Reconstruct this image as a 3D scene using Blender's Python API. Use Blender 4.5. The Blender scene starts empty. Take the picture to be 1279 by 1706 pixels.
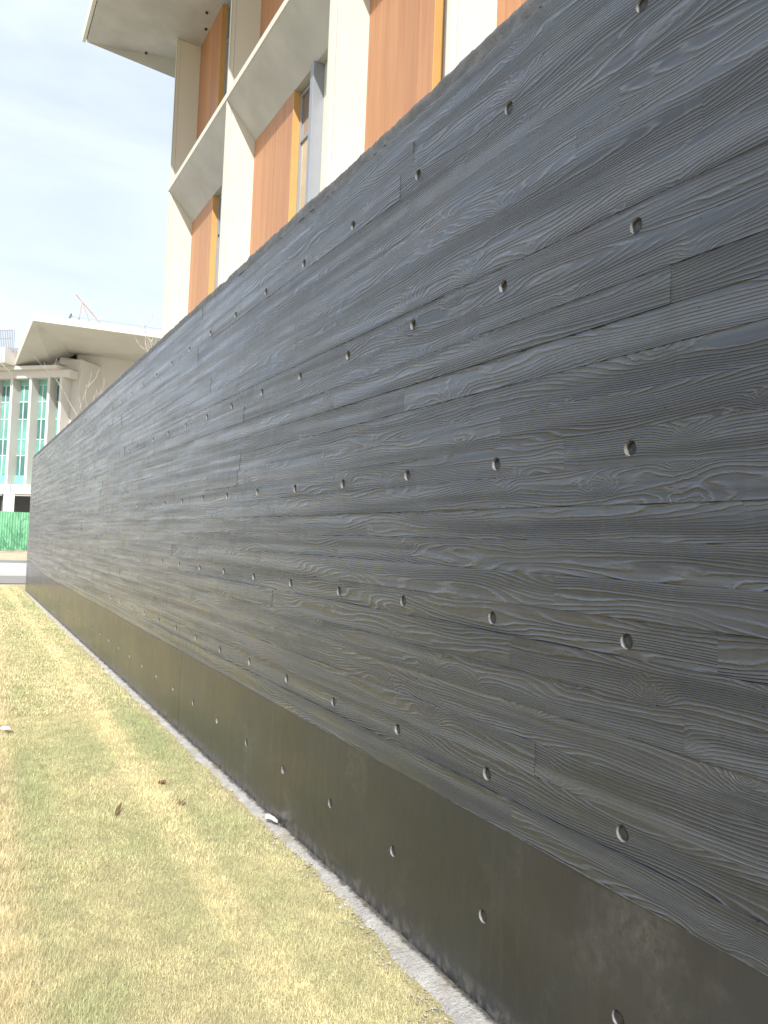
import bpy, bmesh, math, random
import numpy as np
from mathutils import Matrix, Vector
from mathutils.geometry import delaunay_2d_cdt

random.seed(7)
rng = np.random.default_rng(7)
sc = bpy.context.scene
C = sc.collection
RAD = math.radians

# ------------------------------------------------------------------ camera
YAW, PITCH, ROLL, EYE = 0.51647, 0.04164, 0.03819, 1.455
f = Vector((math.sin(YAW) * math.cos(PITCH), math.cos(YAW) * math.cos(PITCH), math.sin(PITCH)))
r = Vector((math.cos(YAW), -math.sin(YAW), 0))
u = r.cross(f)
r2 = r * math.cos(ROLL) + u * math.sin(ROLL)
u2 = -r * math.sin(ROLL) + u * math.cos(ROLL)
cam_data = bpy.data.cameras.new('camera')
cam = bpy.data.objects.new('camera', cam_data)
C.objects.link(cam)
M = Matrix((r2, u2, -f)).transposed().to_4x4()
M.translation = Vector((0, 0, EYE))
cam.matrix_world = M
cam_data.sensor_fit = 'HORIZONTAL'
cam_data.sensor_width = 36
cam_data.lens = 36 * 1250 / 1279
cam_data.clip_start = 0.05
cam_data.clip_end = 3000
sc.camera = cam

# ------------------------------------------------------------------ light
SUN_EL, SUN_AZ = 40.0, 211.0            # azimuth clockwise from +Y
SUN_STRENGTH, SKY_STRENGTH, EXPOSURE = 4.0, 0.12, 0.62
world = bpy.data.worlds.new('World')
sc.world = world
world.use_nodes = True
wn, wl = world.node_tree.nodes, world.node_tree.links
wn.clear()
out = wn.new('ShaderNodeOutputWorld')
bg = wn.new('ShaderNodeBackground')
bg.inputs['Strength'].default_value = SKY_STRENGTH
sky = wn.new('ShaderNodeTexSky')
sky.sky_type = 'NISHITA'
sky.sun_disc = False
sky.sun_elevation = RAD(SUN_EL)
sky.sun_rotation = RAD(SUN_AZ)
sky.air_density = 1.0
sky.dust_density = 2.0
sky.ozone_density = 1.0
# thin high cloud veil mixed over the blue
tc = wn.new('ShaderNodeTexCoord')
mp = wn.new('ShaderNodeMapping')
mp.inputs['Scale'].default_value = (1.3, 1.3, 4.0)
nz = wn.new('ShaderNodeTexNoise')
nz.inputs['Scale'].default_value = 1.7
nz.inputs['Detail'].default_value = 6
nz.inputs['Roughness'].default_value = 0.55
nz.inputs['Distortion'].default_value = 0.4
ramp = wn.new('ShaderNodeMapRange')
ramp.inputs['From Min'].default_value = 0.35
ramp.inputs['From Max'].default_value = 0.68
ramp.inputs['To Min'].default_value = 0.58
ramp.inputs['To Max'].default_value = 0.92
mix = wn.new('ShaderNodeMix')
mix.data_type = 'RGBA'
mix.inputs['B'].default_value = (5.75, 6.35, 7.15, 1)
wl.new(tc.outputs['Generated'], mp.inputs['Vector'])
wl.new(mp.outputs['Vector'], nz.inputs['Vector'])
wl.new(nz.outputs['Fac'], ramp.inputs['Value'])
wl.new(ramp.outputs['Result'], mix.inputs['Factor'])
wl.new(sky.outputs['Color'], mix.inputs['A'])
wl.new(mix.outputs['Result'], bg.inputs['Color'])
wl.new(bg.outputs['Background'], out.inputs['Surface'])

sun_data = bpy.data.lights.new('sun', 'SUN')
sun_data.energy = SUN_STRENGTH
sun_data.angle = RAD(0.53)
sun_data.color = (1.0, 0.955, 0.88)
sun = bpy.data.objects.new('sun', sun_data)
C.objects.link(sun)
to_sun = Vector((math.cos(RAD(SUN_EL)) * math.sin(RAD(SUN_AZ)), math.cos(RAD(SUN_EL)) * math.cos(RAD(SUN_AZ)), math.sin(RAD(SUN_EL))))
sun.rotation_euler = to_sun.to_track_quat('Z', 'Y').to_euler()
sun.location = to_sun * 80

sc.view_settings.view_transform = 'Standard'
sc.view_settings.look = 'None'
sc.view_settings.gamma = 1
sc.view_settings.use_curve_mapping = False
sc.view_settings.exposure = EXPOSURE

# ------------------------------------------------------------------ node helpers
class G:
    def __init__(s, name):
        s.m = bpy.data.materials.new(name)
        s.m.use_nodes = True
        s.t = s.m.node_tree
        s.b = s.t.nodes['Principled BSDF']
    def n(s, ty, **kw):
        nd = s.t.nodes.new(ty)
        for k, v in kw.items():
            setattr(nd, k, v)
        return nd
    def put(s, sock, v):
        if isinstance(v, bpy.types.NodeSocket):
            s.t.links.new(v, sock)
        elif v is not None:
            sock.default_value = v
    def math(s, op, a, b=None, c=None, clamp=False):
        nd = s.n('ShaderNodeMath', operation=op, use_clamp=clamp)
        for i, v in enumerate((a, b, c)):
            s.put(nd.inputs[i], v)
        return nd.outputs[0]
    def vmath(s, op, a, b):
        nd = s.n('ShaderNodeVectorMath', operation=op)
        s.put(nd.inputs[0], a)
        s.put(nd.inputs[1], b)
        return nd.outputs[0]
    def coord(s, kind='Object'):
        return s.n('ShaderNodeTexCoord').outputs[kind]
    def pos(s):
        return s.n('ShaderNodeNewGeometry').outputs['Position']
    def scaled(s, v, sx, sy, sz):
        return s.vmath('MULTIPLY', v, (sx, sy, sz))
    def noise(s, v, scale=1.0, detail=3.0, rough=0.5, dist=0.0, out='Fac'):
        nd = s.n('ShaderNodeTexNoise')
        s.put(nd.inputs['Vector'], v)
        nd.inputs['Scale'].default_value = scale
        nd.inputs['Detail'].default_value = detail
        nd.inputs['Roughness'].default_value = rough
        nd.inputs['Distortion'].default_value = dist
        return nd.outputs[out]
    def map(s, v, a, b, c=0.0, d=1.0, smooth=False):
        nd = s.n('ShaderNodeMapRange')
        if smooth:
            nd.interpolation_type = 'SMOOTHSTEP'
        s.put(nd.inputs['Value'], v)
        for k, q in zip(('From Min', 'From Max', 'To Min', 'To Max'), (a, b, c, d)):
            s.put(nd.inputs[k], q)
        return nd.outputs['Result']
    def mixc(s, fac, a, b, mode='MIX'):
        nd = s.n('ShaderNodeMix', data_type='RGBA', blend_type=mode)
        s.put(nd.inputs['Factor'], fac)
        s.put(nd.inputs['A'], a if isinstance(a, bpy.types.NodeSocket) else (*a[:3], 1))
        s.put(nd.inputs['B'], b if isinstance(b, bpy.types.NodeSocket) else (*b[:3], 1))
        return nd.outputs['Result']
    def bump(s, h, dist, strength=1.0, normal=None):
        nd = s.n('ShaderNodeBump')
        nd.inputs['Distance'].default_value = dist
        nd.inputs['Strength'].default_value = strength
        s.put(nd.inputs['Height'], h)
        if normal is not None:
            s.put(nd.inputs['Normal'], normal)
        return nd.outputs['Normal']
    def set(s, color=None, rough=None, normal=None, spec=None, metal=None):
        if color is not None:
            s.put(s.b.inputs['Base Color'], color if isinstance(color, bpy.types.NodeSocket) else (*color[:3], 1))
        if rough is not None:
            s.put(s.b.inputs['Roughness'], rough)
        if normal is not None:
            s.put(s.b.inputs['Normal'], normal)
        if spec is not None:
            s.put(s.b.inputs['Specular IOR Level'], spec)
        if metal is not None:
            s.put(s.b.inputs['Metallic'], metal)
        return s.m

def simple(name, col, rough=0.6, var=0.12, scale=3.0, bump=0.0, spec=0.5, metal=0.0, coord='pos'):
    g = G(name)
    v = g.pos() if coord == 'pos' else g.coord()
    nz = g.noise(v, scale, 5, 0.6)
    k = g.map(nz, 0.3, 0.7, 1 - var, 1 + var)
    cc = g.n('ShaderNodeVectorMath', operation='SCALE')
    cc.inputs[0].default_value = col
    g.t.links.new(k, cc.inputs['Scale'])
    nrm = g.bump(g.noise(v, scale * 12, 4, 0.6), bump) if bump else None
    return g.set(cc.outputs[0], rough, nrm, spec, metal)

# ------------------------------------------------------------------ object helpers
def mesh_obj(name, verts, faces, mat, parent=None, smooth=False, loc=(0, 0, 0)):
    me = bpy.data.meshes.new(name)
    me.from_pydata([tuple(v) for v in verts], [], faces)
    me.materials.append(mat)
    if smooth:
        me.polygons.foreach_set('use_smooth', [True] * len(me.polygons))
    me.update()
    o = bpy.data.objects.new(name, me)
    C.objects.link(o)
    o.location = loc
    if parent:
        o.parent = parent
    return o

def from_bm(name, bm, mat, parent=None, smooth=False, loc=(0, 0, 0)):
    me = bpy.data.meshes.new(name)
    bm.to_mesh(me)
    bm.free()
    me.materials.append(mat)
    if smooth:
        me.polygons.foreach_set('use_smooth', [True] * len(me.polygons))
    o = bpy.data.objects.new(name, me)
    C.objects.link(o)
    o.location = loc
    if parent:
        o.parent = parent
    return o

def copy(o, parent=None, loc=None):
    c = o.copy()
    C.objects.link(c)
    c.parent = parent if parent else o.parent
    if loc is not None:
        c.location = loc
    return c

def empty(name, loc=(0, 0, 0)):
    o = bpy.data.objects.new(name, None)
    o.empty_display_size = 0.3
    C.objects.link(o)
    o.location = loc
    return o

def tag(o, label, cat, group=None):
    o['label'] = label
    o['category'] = cat
    if group:
        o['group'] = group
    return o

def structure(o, kind='structure'):
    o['kind'] = kind
    return o

BOXF = [(0, 1, 3, 2), (4, 6, 7, 5), (0, 4, 5, 1), (2, 3, 7, 6), (0, 2, 6, 4), (1, 5, 7, 3)]
def box_geo(x0, x1, y0, y1, z0, z1):
    v = [(x, y, z) for x in (x0, x1) for y in (y0, y1) for z in (z0, z1)]
    return v, BOXF
def box(name, x0, x1, y0, y1, z0, z1, mat, parent=None, bevel=0.0, tf=None):
    v, fc = box_geo(x0, x1, y0, y1, z0, z1)
    bm = bmesh.new()
    vs = [bm.verts.new(p) for p in v]
    for q in fc:
        bm.faces.new([vs[i] for i in q])
    bmesh.ops.recalc_face_normals(bm, faces=bm.faces)
    if bevel:
        bmesh.ops.bevel(bm, geom=bm.edges[:], offset=bevel, segments=1, affect='EDGES')
    if tf:
        for w in bm.verts:
            w.co = tf(w.co)
    return from_bm(name, bm, mat, parent)

def hull_obj(name, verts, faces, mat, parent=None):
    bm = bmesh.new()
    vs = [bm.verts.new(p) for p in verts]
    for q in faces:
        bm.faces.new([vs[i] for i in q])
    bmesh.ops.recalc_face_normals(bm, faces=bm.faces)
    return from_bm(name, bm, mat, parent)

def tube(bm, pts, radii, seg=6):
    rings = []
    for i, p in enumerate(pts):
        p = Vector(p)
        a = Vector(pts[max(0, i - 1)])
        b = Vector(pts[min(len(pts) - 1, i + 1)])
        d = (b - a).normalized()
        s = d.cross(Vector((0.13, 0.9, 0.31))).normalized()
        t = d.cross(s)
        rings.append([bm.verts.new(p + (s * math.cos(2 * math.pi * k / seg) + t * math.sin(2 * math.pi * k / seg)) * radii[i]) for k in range(seg)])
    for A, B in zip(rings, rings[1:]):
        for k in range(seg):
            bm.faces.new((A[k], A[(k + 1) % seg], B[(k + 1) % seg], B[k]))
    bm.faces.new(rings[-1])
    bm.faces.new(rings[0][::-1])

# ------------------------------------------------------------------ materials
WALLX = 1.5

def mat_board():
    """black coated concrete that carries the print of sawn softwood boards"""
    g = G('board_print_coating')
    rnd = g.n('ShaderNodeObjectInfo').outputs['Random']
    off = g.n('ShaderNodeCombineXYZ')
    g.put(off.inputs[1], g.math('MULTIPLY', rnd, 173.0))
    g.put(off.inputs[2], g.math('MULTIPLY', rnd, 61.0))
    raw = g.coord()
    v = g.vmath('ADD', raw, off.outputs[0])
    sep = g.n('ShaderNodeSeparateXYZ')
    g.put(sep.inputs[0], v)
    # ring field, in cycles
    base = g.math('MULTIPLY', sep.outputs[2], 100.0)
    warp = g.math('MULTIPLY', g.noise(g.scaled(v, 0, 1.15, 9.0), 1.0, 1.0, 0.4), 17.0)
    warp2 = g.math('MULTIPLY', g.noise(g.scaled(v, 0, 7.0, 22.0), 1.0, 2.0, 0.5), 1.1)
    vor = g.n('ShaderNodeTexVoronoi', voronoi_dimensions='2D')
    kc = g.n('ShaderNodeCombineXYZ')
    g.put(kc.inputs[0], g.math('MULTIPLY', sep.outputs[1], 2.8))
    g.put(kc.inputs[1], g.math('MULTIPLY', sep.outputs[2], 5.6))
    g.put(vor.inputs['Vector'], kc.outputs[0])
    vor.inputs['Scale'].default_value = 1.0
    vor.inputs['Randomness'].default_value = 0.9
    kd = g.math('ADD', vor.outputs['Distance'], g.math('MULTIPLY', g.math('SUBTRACT', g.noise(g.scaled(v, 0, 22, 40), 1.0, 2.0), 0.5), 0.13))
    ksep = g.n('ShaderNodeSeparateColor')
    g.put(ksep.inputs[0], vor.outputs['Color'])
    on = g.math('GREATER_THAN', ksep.outputs[0], 0.5)
    size = g.map(ksep.outputs[1], 0, 1, 0.22, 0.46)
    kk = g.map(g.math('DIVIDE', kd, size), 0.0, 1.0, 1.0, 0.0)
    kk = g.math('MULTIPLY', g.math('MULTIPLY', kk, kk), on)
    knot = g.math('MULTIPLY', kk, g.map(ksep.outputs[2], 0, 1, 3.2, 6.0))
    F = g.math('ADD', g.math('ADD', base, warp), g.math('ADD', warp2, knot))
    cosv = g.math('COSINE', g.math('MULTIPLY', F, 2 * math.pi))
    line = g.math('POWER', g.math('MULTIPLY_ADD', cosv, 0.5, 0.5), 3.0)
    amp = g.map(g.noise(g.scaled(v, 0, 1.6, 14.0), 1.0, 2.0, 0.5), 0.30, 0.56, 0.15, 1.0, True)
    amp = g.math('MULTIPLY', amp, g.map(g.noise(g.scaled(v, 0, 3.0, 5.0), 1.0, 4.0, 0.65), 0.30, 0.48, 0.35, 1.0, True))
    amp = g.math('MULTIPLY', amp, g.map(g.noise(g.scaled(v, 0, 28, 90), 1.0, 2.0, 0.6), 0.30, 0.48, 0.45, 1.15))
    amp = g.math('MULTIPLY', amp, g.map(kk, 0.15, 0.9, 1.0, 0.35))
    fibre = g.noise(g.scaled(v, 0, 30, 420), 1.0, 2.0, 0.5)
    grit = g.noise(raw, 260, 2.0, 0.6)
    h = g.math('MULTIPLY', line, amp)
    h = g.math('ADD', h, g.math('MULTIPLY', fibre, 0.22))
    h = g.math('ADD', h, g.math('MULTIPLY', grit, 0.10))
    cup = g.noise(g.scaled(v, 0, 0.7, 11.0), 1.0, 2.0, 0.5)
    h = g.math('ADD', h, g.math('MULTIPLY', cup, 3.0))
    # air holes left by the pour
    P = g.pos()
    pv = g.n('ShaderNodeTexVoronoi', voronoi_dimensions='2D')
    psw = g.n('ShaderNodeSeparateXYZ')
    g.put(psw.inputs[0], P)
    pcx = g.n('ShaderNodeCombineXYZ')
    g.put(pcx.inputs[0], psw.outputs[1])
    g.put(pcx.inputs[1], psw.outputs[2])
    g.put(pv.inputs['Vector'], pcx.outputs[0])
    pv.inputs['Scale'].default_value = 11.0
    psep = g.n('ShaderNodeSeparateColor')
    g.put(psep.inputs[0], pv.outputs['Color'])
    rad = g.map(psep.outputs[1], 0.0, 1.0, 0.018, 0.042)
    pit = g.math('MULTIPLY', g.math('LESS_THAN', pv.outputs['Distance'], rad), g.math('GREATER_THAN', psep.outputs[0], 0.82))
    h = g.math('SUBTRACT', h, g.math('MULTIPLY', pit, 2.0))
    nrm = g.bump(h, 0.0025)
    # coating colour, blue sky sheen painted in: worn and dusty patches, paler rubbed ridges
    patch = g.noise(g.scaled(P, 0, 0.9, 1.6), 1.0, 5.0, 0.62)
    hue = g.noise(g.vmath('ADD', P, (3.1, 9.7, 1.3)), 2.6, 3.0, 0.5)
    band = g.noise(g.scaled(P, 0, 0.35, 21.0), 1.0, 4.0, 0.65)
    band2 = g.noise(g.vmath('ADD', g.scaled(P, 0, 0.9, 60.0), (0, 3.3, 1.7)), 1.0, 3.0, 0.6)
    c = g.mixc(g.map(patch, 0.35, 0.68), (0.011, 0.013, 0.018), (0.023, 0.027, 0.036))
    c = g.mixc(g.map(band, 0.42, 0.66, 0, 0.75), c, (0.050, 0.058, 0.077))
    c = g.mixc(g.map(band2, 0.56, 0.72, 0, 0.45), c, (0.012, 0.013, 0.015))
    bloom = g.math('MULTIPLY', g.map(g.noise(g.vmath('ADD', P, (0, 8.1, 5.2)), 1.1, 6.0, 0.7), 0.54, 0.72), g.map(g.noise(P, 30, 4, 0.7), 0.35, 0.65))
    c = g.mixc(g.math('MULTIPLY', bloom, 0.35), c, (0.12, 0.125, 0.13))
    c = g.mixc(g.map(hue, 0.56, 0.74, 0, 0.5), c, (0.028, 0.037, 0.034))
    c = g.mixc(g.map(hue, 0.28, 0.42, 0.45, 0), c, (0.043, 0.038, 0.040))
    c = g.mixc(g.math('MULTIPLY', g.math('MULTIPLY', line, amp), 0.5), c, (0.072, 0.080, 0.094))
    drip = g.noise(g.scaled(P, 0, 16.0, 0.7), 1.0, 4.0, 0.6)
    c = g.mixc(g.map(drip, 0.55, 0.8, 0, 0.30), c, (0.065, 0.065, 0.064))
    c = g.mixc(pit, c, (0.010, 0.010, 0.010))
    bt = g.map(rnd, 0, 1, 0.86, 1.14)
    cc = g.n('ShaderNodeVectorMath', operation='SCALE')
    g.put(cc.inputs[0], c)
    g.put(cc.inputs['Scale'], bt)
    ro = g.math('ADD', g.map(band, 0.35, 0.65, 0.42, 0.28), g.map(drip, 0.4, 0.7, 0.0, 0.06))
    g.put(g.b.inputs['Coat Weight'], g.map(band, 0.35, 0.65, 0.5, 1.0))
    g.b.inputs['Coat Roughness'].default_value = 0.18
    g.put(g.b.inputs['Coat Normal'], nrm)
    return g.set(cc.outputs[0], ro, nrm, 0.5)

def mat_base():
    """smooth form-faced black coated concrete of the foot of the wall"""
    g = G('smooth_black_coating')
    P = g.pos()
    big = g.noise(g.scaled(P, 0, 1.2, 1.8), 1.0, 5.0, 0.6)
    streak = g.noise(g.scaled(P, 0, 22.0, 1.1), 1.0, 4.0, 0.6)
    warm = g.noise(g.vmath('ADD', P, (0, 4.4, 2.0)), 1.3, 3.0, 0.5)
    c = g.mixc(g.map(big, 0.35, 0.68), (0.012, 0.014, 0.018), (0.024, 0.027, 0.032))
    c = g.mixc(g.map(warm, 0.5, 0.7, 0, 0.6), c, (0.027, 0.024, 0.025))
    c = g.mixc(g.map(streak, 0.56, 0.8, 0, 0.16), c, (0.10, 0.10, 0.095))
    bloom = g.math('MULTIPLY', g.map(g.noise(g.vmath('ADD', P, (0, 5.1, 2.2)), 2.1, 6.0, 0.7), 0.54, 0.70), g.map(g.noise(P, 34, 4, 0.7), 0.35, 0.65))
    c = g.mixc(g.math('MULTIPLY', bloom, 0.5), c, (0.10, 0.10, 0.095))
    low = g.map(g.math('ADD', g.n('ShaderNodeSeparateXYZ').outputs[2], 0.0), 0, 1)
    sep = g.n('ShaderNodeSeparateXYZ')
    g.put(sep.inputs[0], P)
    splash = g.math('MULTIPLY', g.map(sep.outputs[2], 0.0, 0.10, 1.0, 0.0), g.map(g.noise(P, 22, 4, 0.6), 0.45, 0.62))
    c = g.mixc(g.math('MULTIPLY', splash, 0.55), c, (0.22, 0.20, 0.17))
    h = g.math('ADD', g.math('MULTIPLY', streak, 0.12), g.math('MULTIPLY', g.noise(P, 3.5, 4, 0.55), 1.6))
    h = g.math('ADD', h, g.math('MULTIPLY', g.noise(P, 160, 2, 0.6), 0.10))
    nrm = g.bump(h, 0.0032)
    ro = g.map(big, 0.3, 0.7, 0.30, 0.42)
    g.b.inputs['Coat Weight'].default_value = 0.5
    g.b.inputs['Coat Roughness'].default_value = 0.20
    g.put(g.b.inputs['Coat Normal'], nrm)
    return g.set(c, g.math('ADD', ro, 0.04), nrm, 0.36)

def mat_rough_top():
    g = G('raw_top_edge_concrete')
    P = g.pos()
    a = g.noise(P, 14, 6, 0.7)
    b = g.noise(P, 60, 5, 0.7)
    c = g.mixc(g.map(a, 0.35, 0.65), (0.034, 0.036, 0.040), (0.085, 0.080, 0.074))
    nrm = g.bump(g.math('ADD', a, g.math('MULTIPLY', b, 0.5)), 0.008)
    return g.set(c, 0.5, nrm, 0.9)

def mat_wood():
    g = G('orange_wood_cladding')
    rnd = g.n('ShaderNodeObjectInfo').outputs['Random']
    off = g.n('ShaderNodeCombineXYZ')
    for i in range(3):
        g.put(off.inputs[i], g.math('MULTIPLY', rnd, 37.0 + 11 * i))
    v = g.vmath('ADD', g.pos(), off.outputs[0])
    a = g.noise(g.scaled(v, 9, 9, 0.35), 1.0, 5, 0.6, 0.6)
    b = g.noise(g.scaled(v, 60, 60, 1.2), 1.0, 3, 0.6)
    c = g.mixc(g.map(a, 0.32, 0.68), (0.385, 0.175, 0.082), (0.475, 0.240, 0.122))
    c = g.mixc(g.map(b, 0.5, 0.75, 0, 0.22), c, (0.33, 0.15, 0.07))
    t = g.map(rnd, 0, 1, 0.93, 1.07)
    cc = g.n('ShaderNodeVectorMath', operation='SCALE')
    g.put(cc.inputs[0], c)
    g.put(cc.inputs['Scale'], t)
    return g.set(cc.outputs[0], 0.42, g.bump(a, 0.002), 0.4)

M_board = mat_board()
M_base = mat_base()
M_top = mat_rough_top()
M_core = simple('black_concrete_core', (0.028, 0.029, 0.03), 0.6, 0.2, 5)
M_ridge = simple('mortar_seam', (0.06, 0.061, 0.062), 0.6, 0.45, 30, 0.003)
M_cup = simple('hole_plug_concrete', (0.018, 0.019, 0.021), 0.5, 0.4, 40)
M_bore = simple('bare_hole_rim_concrete', (0.20, 0.20, 0.20), 0.35, 0.4, 60)
M_wood = mat_wood()
M_gold = simple('golden_edge_board', (0.58, 0.33, 0.12), 0.4, 0.05, 2)
M_cream = simple('cream_panel', (0.63, 0.615, 0.545), 0.55, 0.03, 0.8)
M_soffit = simple('grey_render_soffit', (0.45, 0.45, 0.44), 0.75, 0.13, 0.9, 0.002)
M_white = simple('white_render', (0.60, 0.575, 0.54), 0.7, 0.03, 0.6)
M_foldroof = simple('grey_folded_soffit', (0.52, 0.515, 0.50), 0.75, 0.08, 0.4)
M_offwhite = simple('aged_white_render', (0.62, 0.60, 0.565), 0.7, 0.05, 0.6)
M_frame = simple('window_aluminium', (0.31, 0.33, 0.37), 0.4, 0.05, 2, metal=0.3)
M_glass = simple('window_pane_blind', (0.42, 0.36, 0.26), 0.08, 0.15, 1.5, spec=0.8)
M_glassdark = simple('window_pane_dark', (0.17, 0.14, 0.12), 0.06, 0.3, 1.5, spec=0.9)
M_teal = simple('teal_glass', (0.15, 0.38, 0.34), 0.08, 0.25, 0.6, spec=0.9)
M_tealdark = simple('dark_teal_glass', (0.07, 0.20, 0.19), 0.06, 0.3, 0.6, spec=0.9)
M_spandrel = simple('teal_spandrel', (0.22, 0.52, 0.44), 0.35, 0.05, 1)
M_mull = simple('white_mullion', (0.72, 0.76, 0.76), 0.5, 0.03, 2)
M_dark = simple('dark_undercroft', (0.13, 0.13, 0.14), 0.8, 0.15, 0.5)
M_lamp = simple('downlight_black', (0.02, 0.02, 0.02), 0.5, 0.1, 5)
M_rail = simple('grey_metal_railing', (0.36, 0.39, 0.42), 0.5, 0.1, 2, metal=0.2)
M_rust = simple('rust_primer_steel', (0.60, 0.38, 0.32), 0.6, 0.15, 3)
M_green = None

def mat_hoarding():
    g = G('green_hoarding_sheet')
    P = g.pos()
    a = g.noise(P, 1.3, 5, 0.6)
    b = g.noise(g.scaled(P, 30, 30, 1.5), 1.0, 3, 0.6)
    c = g.mixc(g.map(a, 0.35, 0.7), (0.16, 0.42, 0.24), (0.25, 0.54, 0.34))
    c = g.mixc(g.map(b, 0.5, 0.8, 0, 0.3), c, (0.12, 0.33, 0.18))
    return g.set(c, 0.8, g.bump(b, 0.01), 0.2)
M_green = mat_hoarding()

def mat_lawn():
    g = G('dry_lawn_thatch')
    P = g.pos()
    a = g.noise(P, 1.2, 5, 0.6)
    b = g.noise(P, 90, 5, 0.7)
    c = g.mixc(g.map(a, 0.35, 0.68), (0.44, 0.38, 0.21), (0.37, 0.37, 0.18))
    c = g.mixc(g.map(b, 0.4, 0.65), c, (0.54, 0.46, 0.27))
    c = g.mixc(g.map(b, 0.30, 0.45, 0.55, 0), c, (0.16, 0.125, 0.07))
    return g.set(c, 0.9, g.bump(b, 0.015), 0.1)

def mat_ground(name, c0, c1, sc_=0.6, b_=0.01, rough=0.9):
    g = G(name)
    P = g.pos()
    a = g.noise(P, sc_, 6, 0.65)
    b = g.noise(P, 35, 5, 0.65)
    c = g.mixc(g.map(a, 0.35, 0.65), c0, c1)
    c = g.mixc(g.map(b, 0.3, 0.7, 0, 0.3), c, tuple(x * 0.7 for x in c0))
    return g.set(c, rough, g.bump(b, b_), 0.2)

def mat_footing():
    g = G('spilled_mortar')
    P = g.pos()
    a = g.noise(P, 9, 6, 0.7)
    b = g.noise(P, 70, 5, 0.7)
    c = g.mixc(g.map(a, 0.35, 0.65), (0.40, 0.39, 0.375), (0.54, 0.52, 0.49))
    c = g.mixc(g.map(b, 0.56, 0.7, 0, 0.6), c, (0.20, 0.18, 0.15))
    sp = g.n('ShaderNodeSeparateXYZ')
    g.put(sp.inputs[0], P)
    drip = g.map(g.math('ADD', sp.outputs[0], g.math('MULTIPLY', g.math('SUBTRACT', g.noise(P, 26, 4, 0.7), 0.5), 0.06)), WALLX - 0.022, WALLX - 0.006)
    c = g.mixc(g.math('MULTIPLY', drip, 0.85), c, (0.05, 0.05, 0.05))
    c = g.mixc(g.map(g.noise(P, 4.0, 5, 0.7), 0.50, 0.66, 0, 0.6), c, (0.36, 0.30, 0.20))
    return g.set(c, 0.85, g.bump(g.math('ADD', a, b), 0.016), 0.2)

# ------------------------------------------------------------------ ground
structure(mesh_obj('ground', [(-700, -300, -0.03), (700, -300, -0.03), (700, 1500, -0.03), (-700, 1500, -0.03)], [(0, 1, 2, 3)],
                   mat_ground('bare_dirt', (0.42, 0.36, 0.26), (0.50, 0.43, 0.30))))
# lawn sheet, gently uneven
def lawn_height(x, y):
    return (0.012 * math.sin(x * 2.1 + 0.7) * math.sin(y * 0.9) + 0.008 * math.sin(x * 5.3 + y * 2.2)) * min(1.0, max(0.0, (1.5 - x) / 0.5))
xs = np.concatenate([np.linspace(-40, -3, 12)[:-1], np.linspace(-3, 1.5, 37)])
ys = np.concatenate([np.linspace(-25, -1, 8)[:-1], np.linspace(-1, 21.6, 160)])
lv = [(x, y, lawn_height(x, y)) for y in ys for x in xs]
lf = [(j * len(xs) + i, j * len(xs) + i + 1, (j + 1) * len(xs) + i + 1, (j + 1) * len(xs) + i) for j in range(len(ys) - 1) for i in range(len(xs) - 1)]
structure(mesh_obj('lawn', lv, lf, mat_lawn(), smooth=True))
structure(mesh_obj('lawn_behind_wall', [(1.5, 19.8, 0.0), (40, 19.8, 0.0), (40, 21.6, 0.0), (1.5, 21.6, 0.0)], [(0, 1, 2, 3)], bpy.data.materials['dry_lawn_thatch']))
M_pave = mat_ground('pale_concrete_paving', (0.50, 0.49, 0.47), (0.56, 0.55, 0.53), 0.5, 0.004)
M_road = mat_ground('dusty_grey_road', (0.27, 0.255, 0.24), (0.31, 0.295, 0.28), 0.4, 0.004)
M_kerb = mat_ground('grey_kerb_stone', (0.22, 0.22, 0.22), (0.28, 0.28, 0.28), 0.8, 0.004)
structure(mesh_obj('road', [(-90, 22.6, -0.012), (90, 22.6, -0.012), (90, 26.4, -0.012), (-90, 26.4, -0.012)], [(0, 1, 2, 3)], M_road))
structure(box('pavement', -90, 90, 26.4, 34.6, -0.1, 0.06, M_pave))
structure(box('kerb', -90, 90, 34.6, 35.8, -0.1, 0.13, M_kerb))
dv = []
for j, y in enumerate(np.linspace(35.8, 66, 16)):
    for i, x in enumerate(np.linspace(-60, 60, 61)):
        dv.append((x, y, 0.02 + 0.10 * math.sin(x * 0.9 + j) * math.sin(y * 0.7) ** 2))
df = [(j * 61 + i, j * 61 + i + 1, (j + 1) * 61 + i + 1, (j + 1) * 61 + i) for j in range(15) for i in range(60)]
structure(mesh_obj('dirt_verge', dv, df, mat_ground('pale_yellow_dirt', (0.50, 0.43, 0.30), (0.62, 0.55, 0.40), 0.5, 0.03), smooth=True))

# ------------------------------------------------------------------ the black board-marked wall
Y0, Y1 = -2.6, 19.8
TOP = 3.222
wall = tag(empty('concrete_wall', (WALLX, 8.6, 0)), 'long black coated concrete wall with wood board print and tie holes', 'wall')
WO = Vector((WALLX, 8.6, 0))
def wpart(o):
    o.parent = wall
    o.location = Vector(o.location) - WO
    return o
wpart(box('core', WALLX + 0.016, WALLX + 0.34, Y0, Y1, -0.3, 3.15, M_core))

HY = [1.363 + 0.554 * j for j in range(-6, 34)]
HY = [y for y in HY if Y0 + 0.1 < y < Y1 - 0.15]
HZ = [2.901, 2.306, 1.721, 1.235, 0.745, 0.293]
HOLES = [(y + random.uniform(-.004, .004), z + random.uniform(-.006, .006)) for z in HZ for y in HY]
HR = 0.0208

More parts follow.
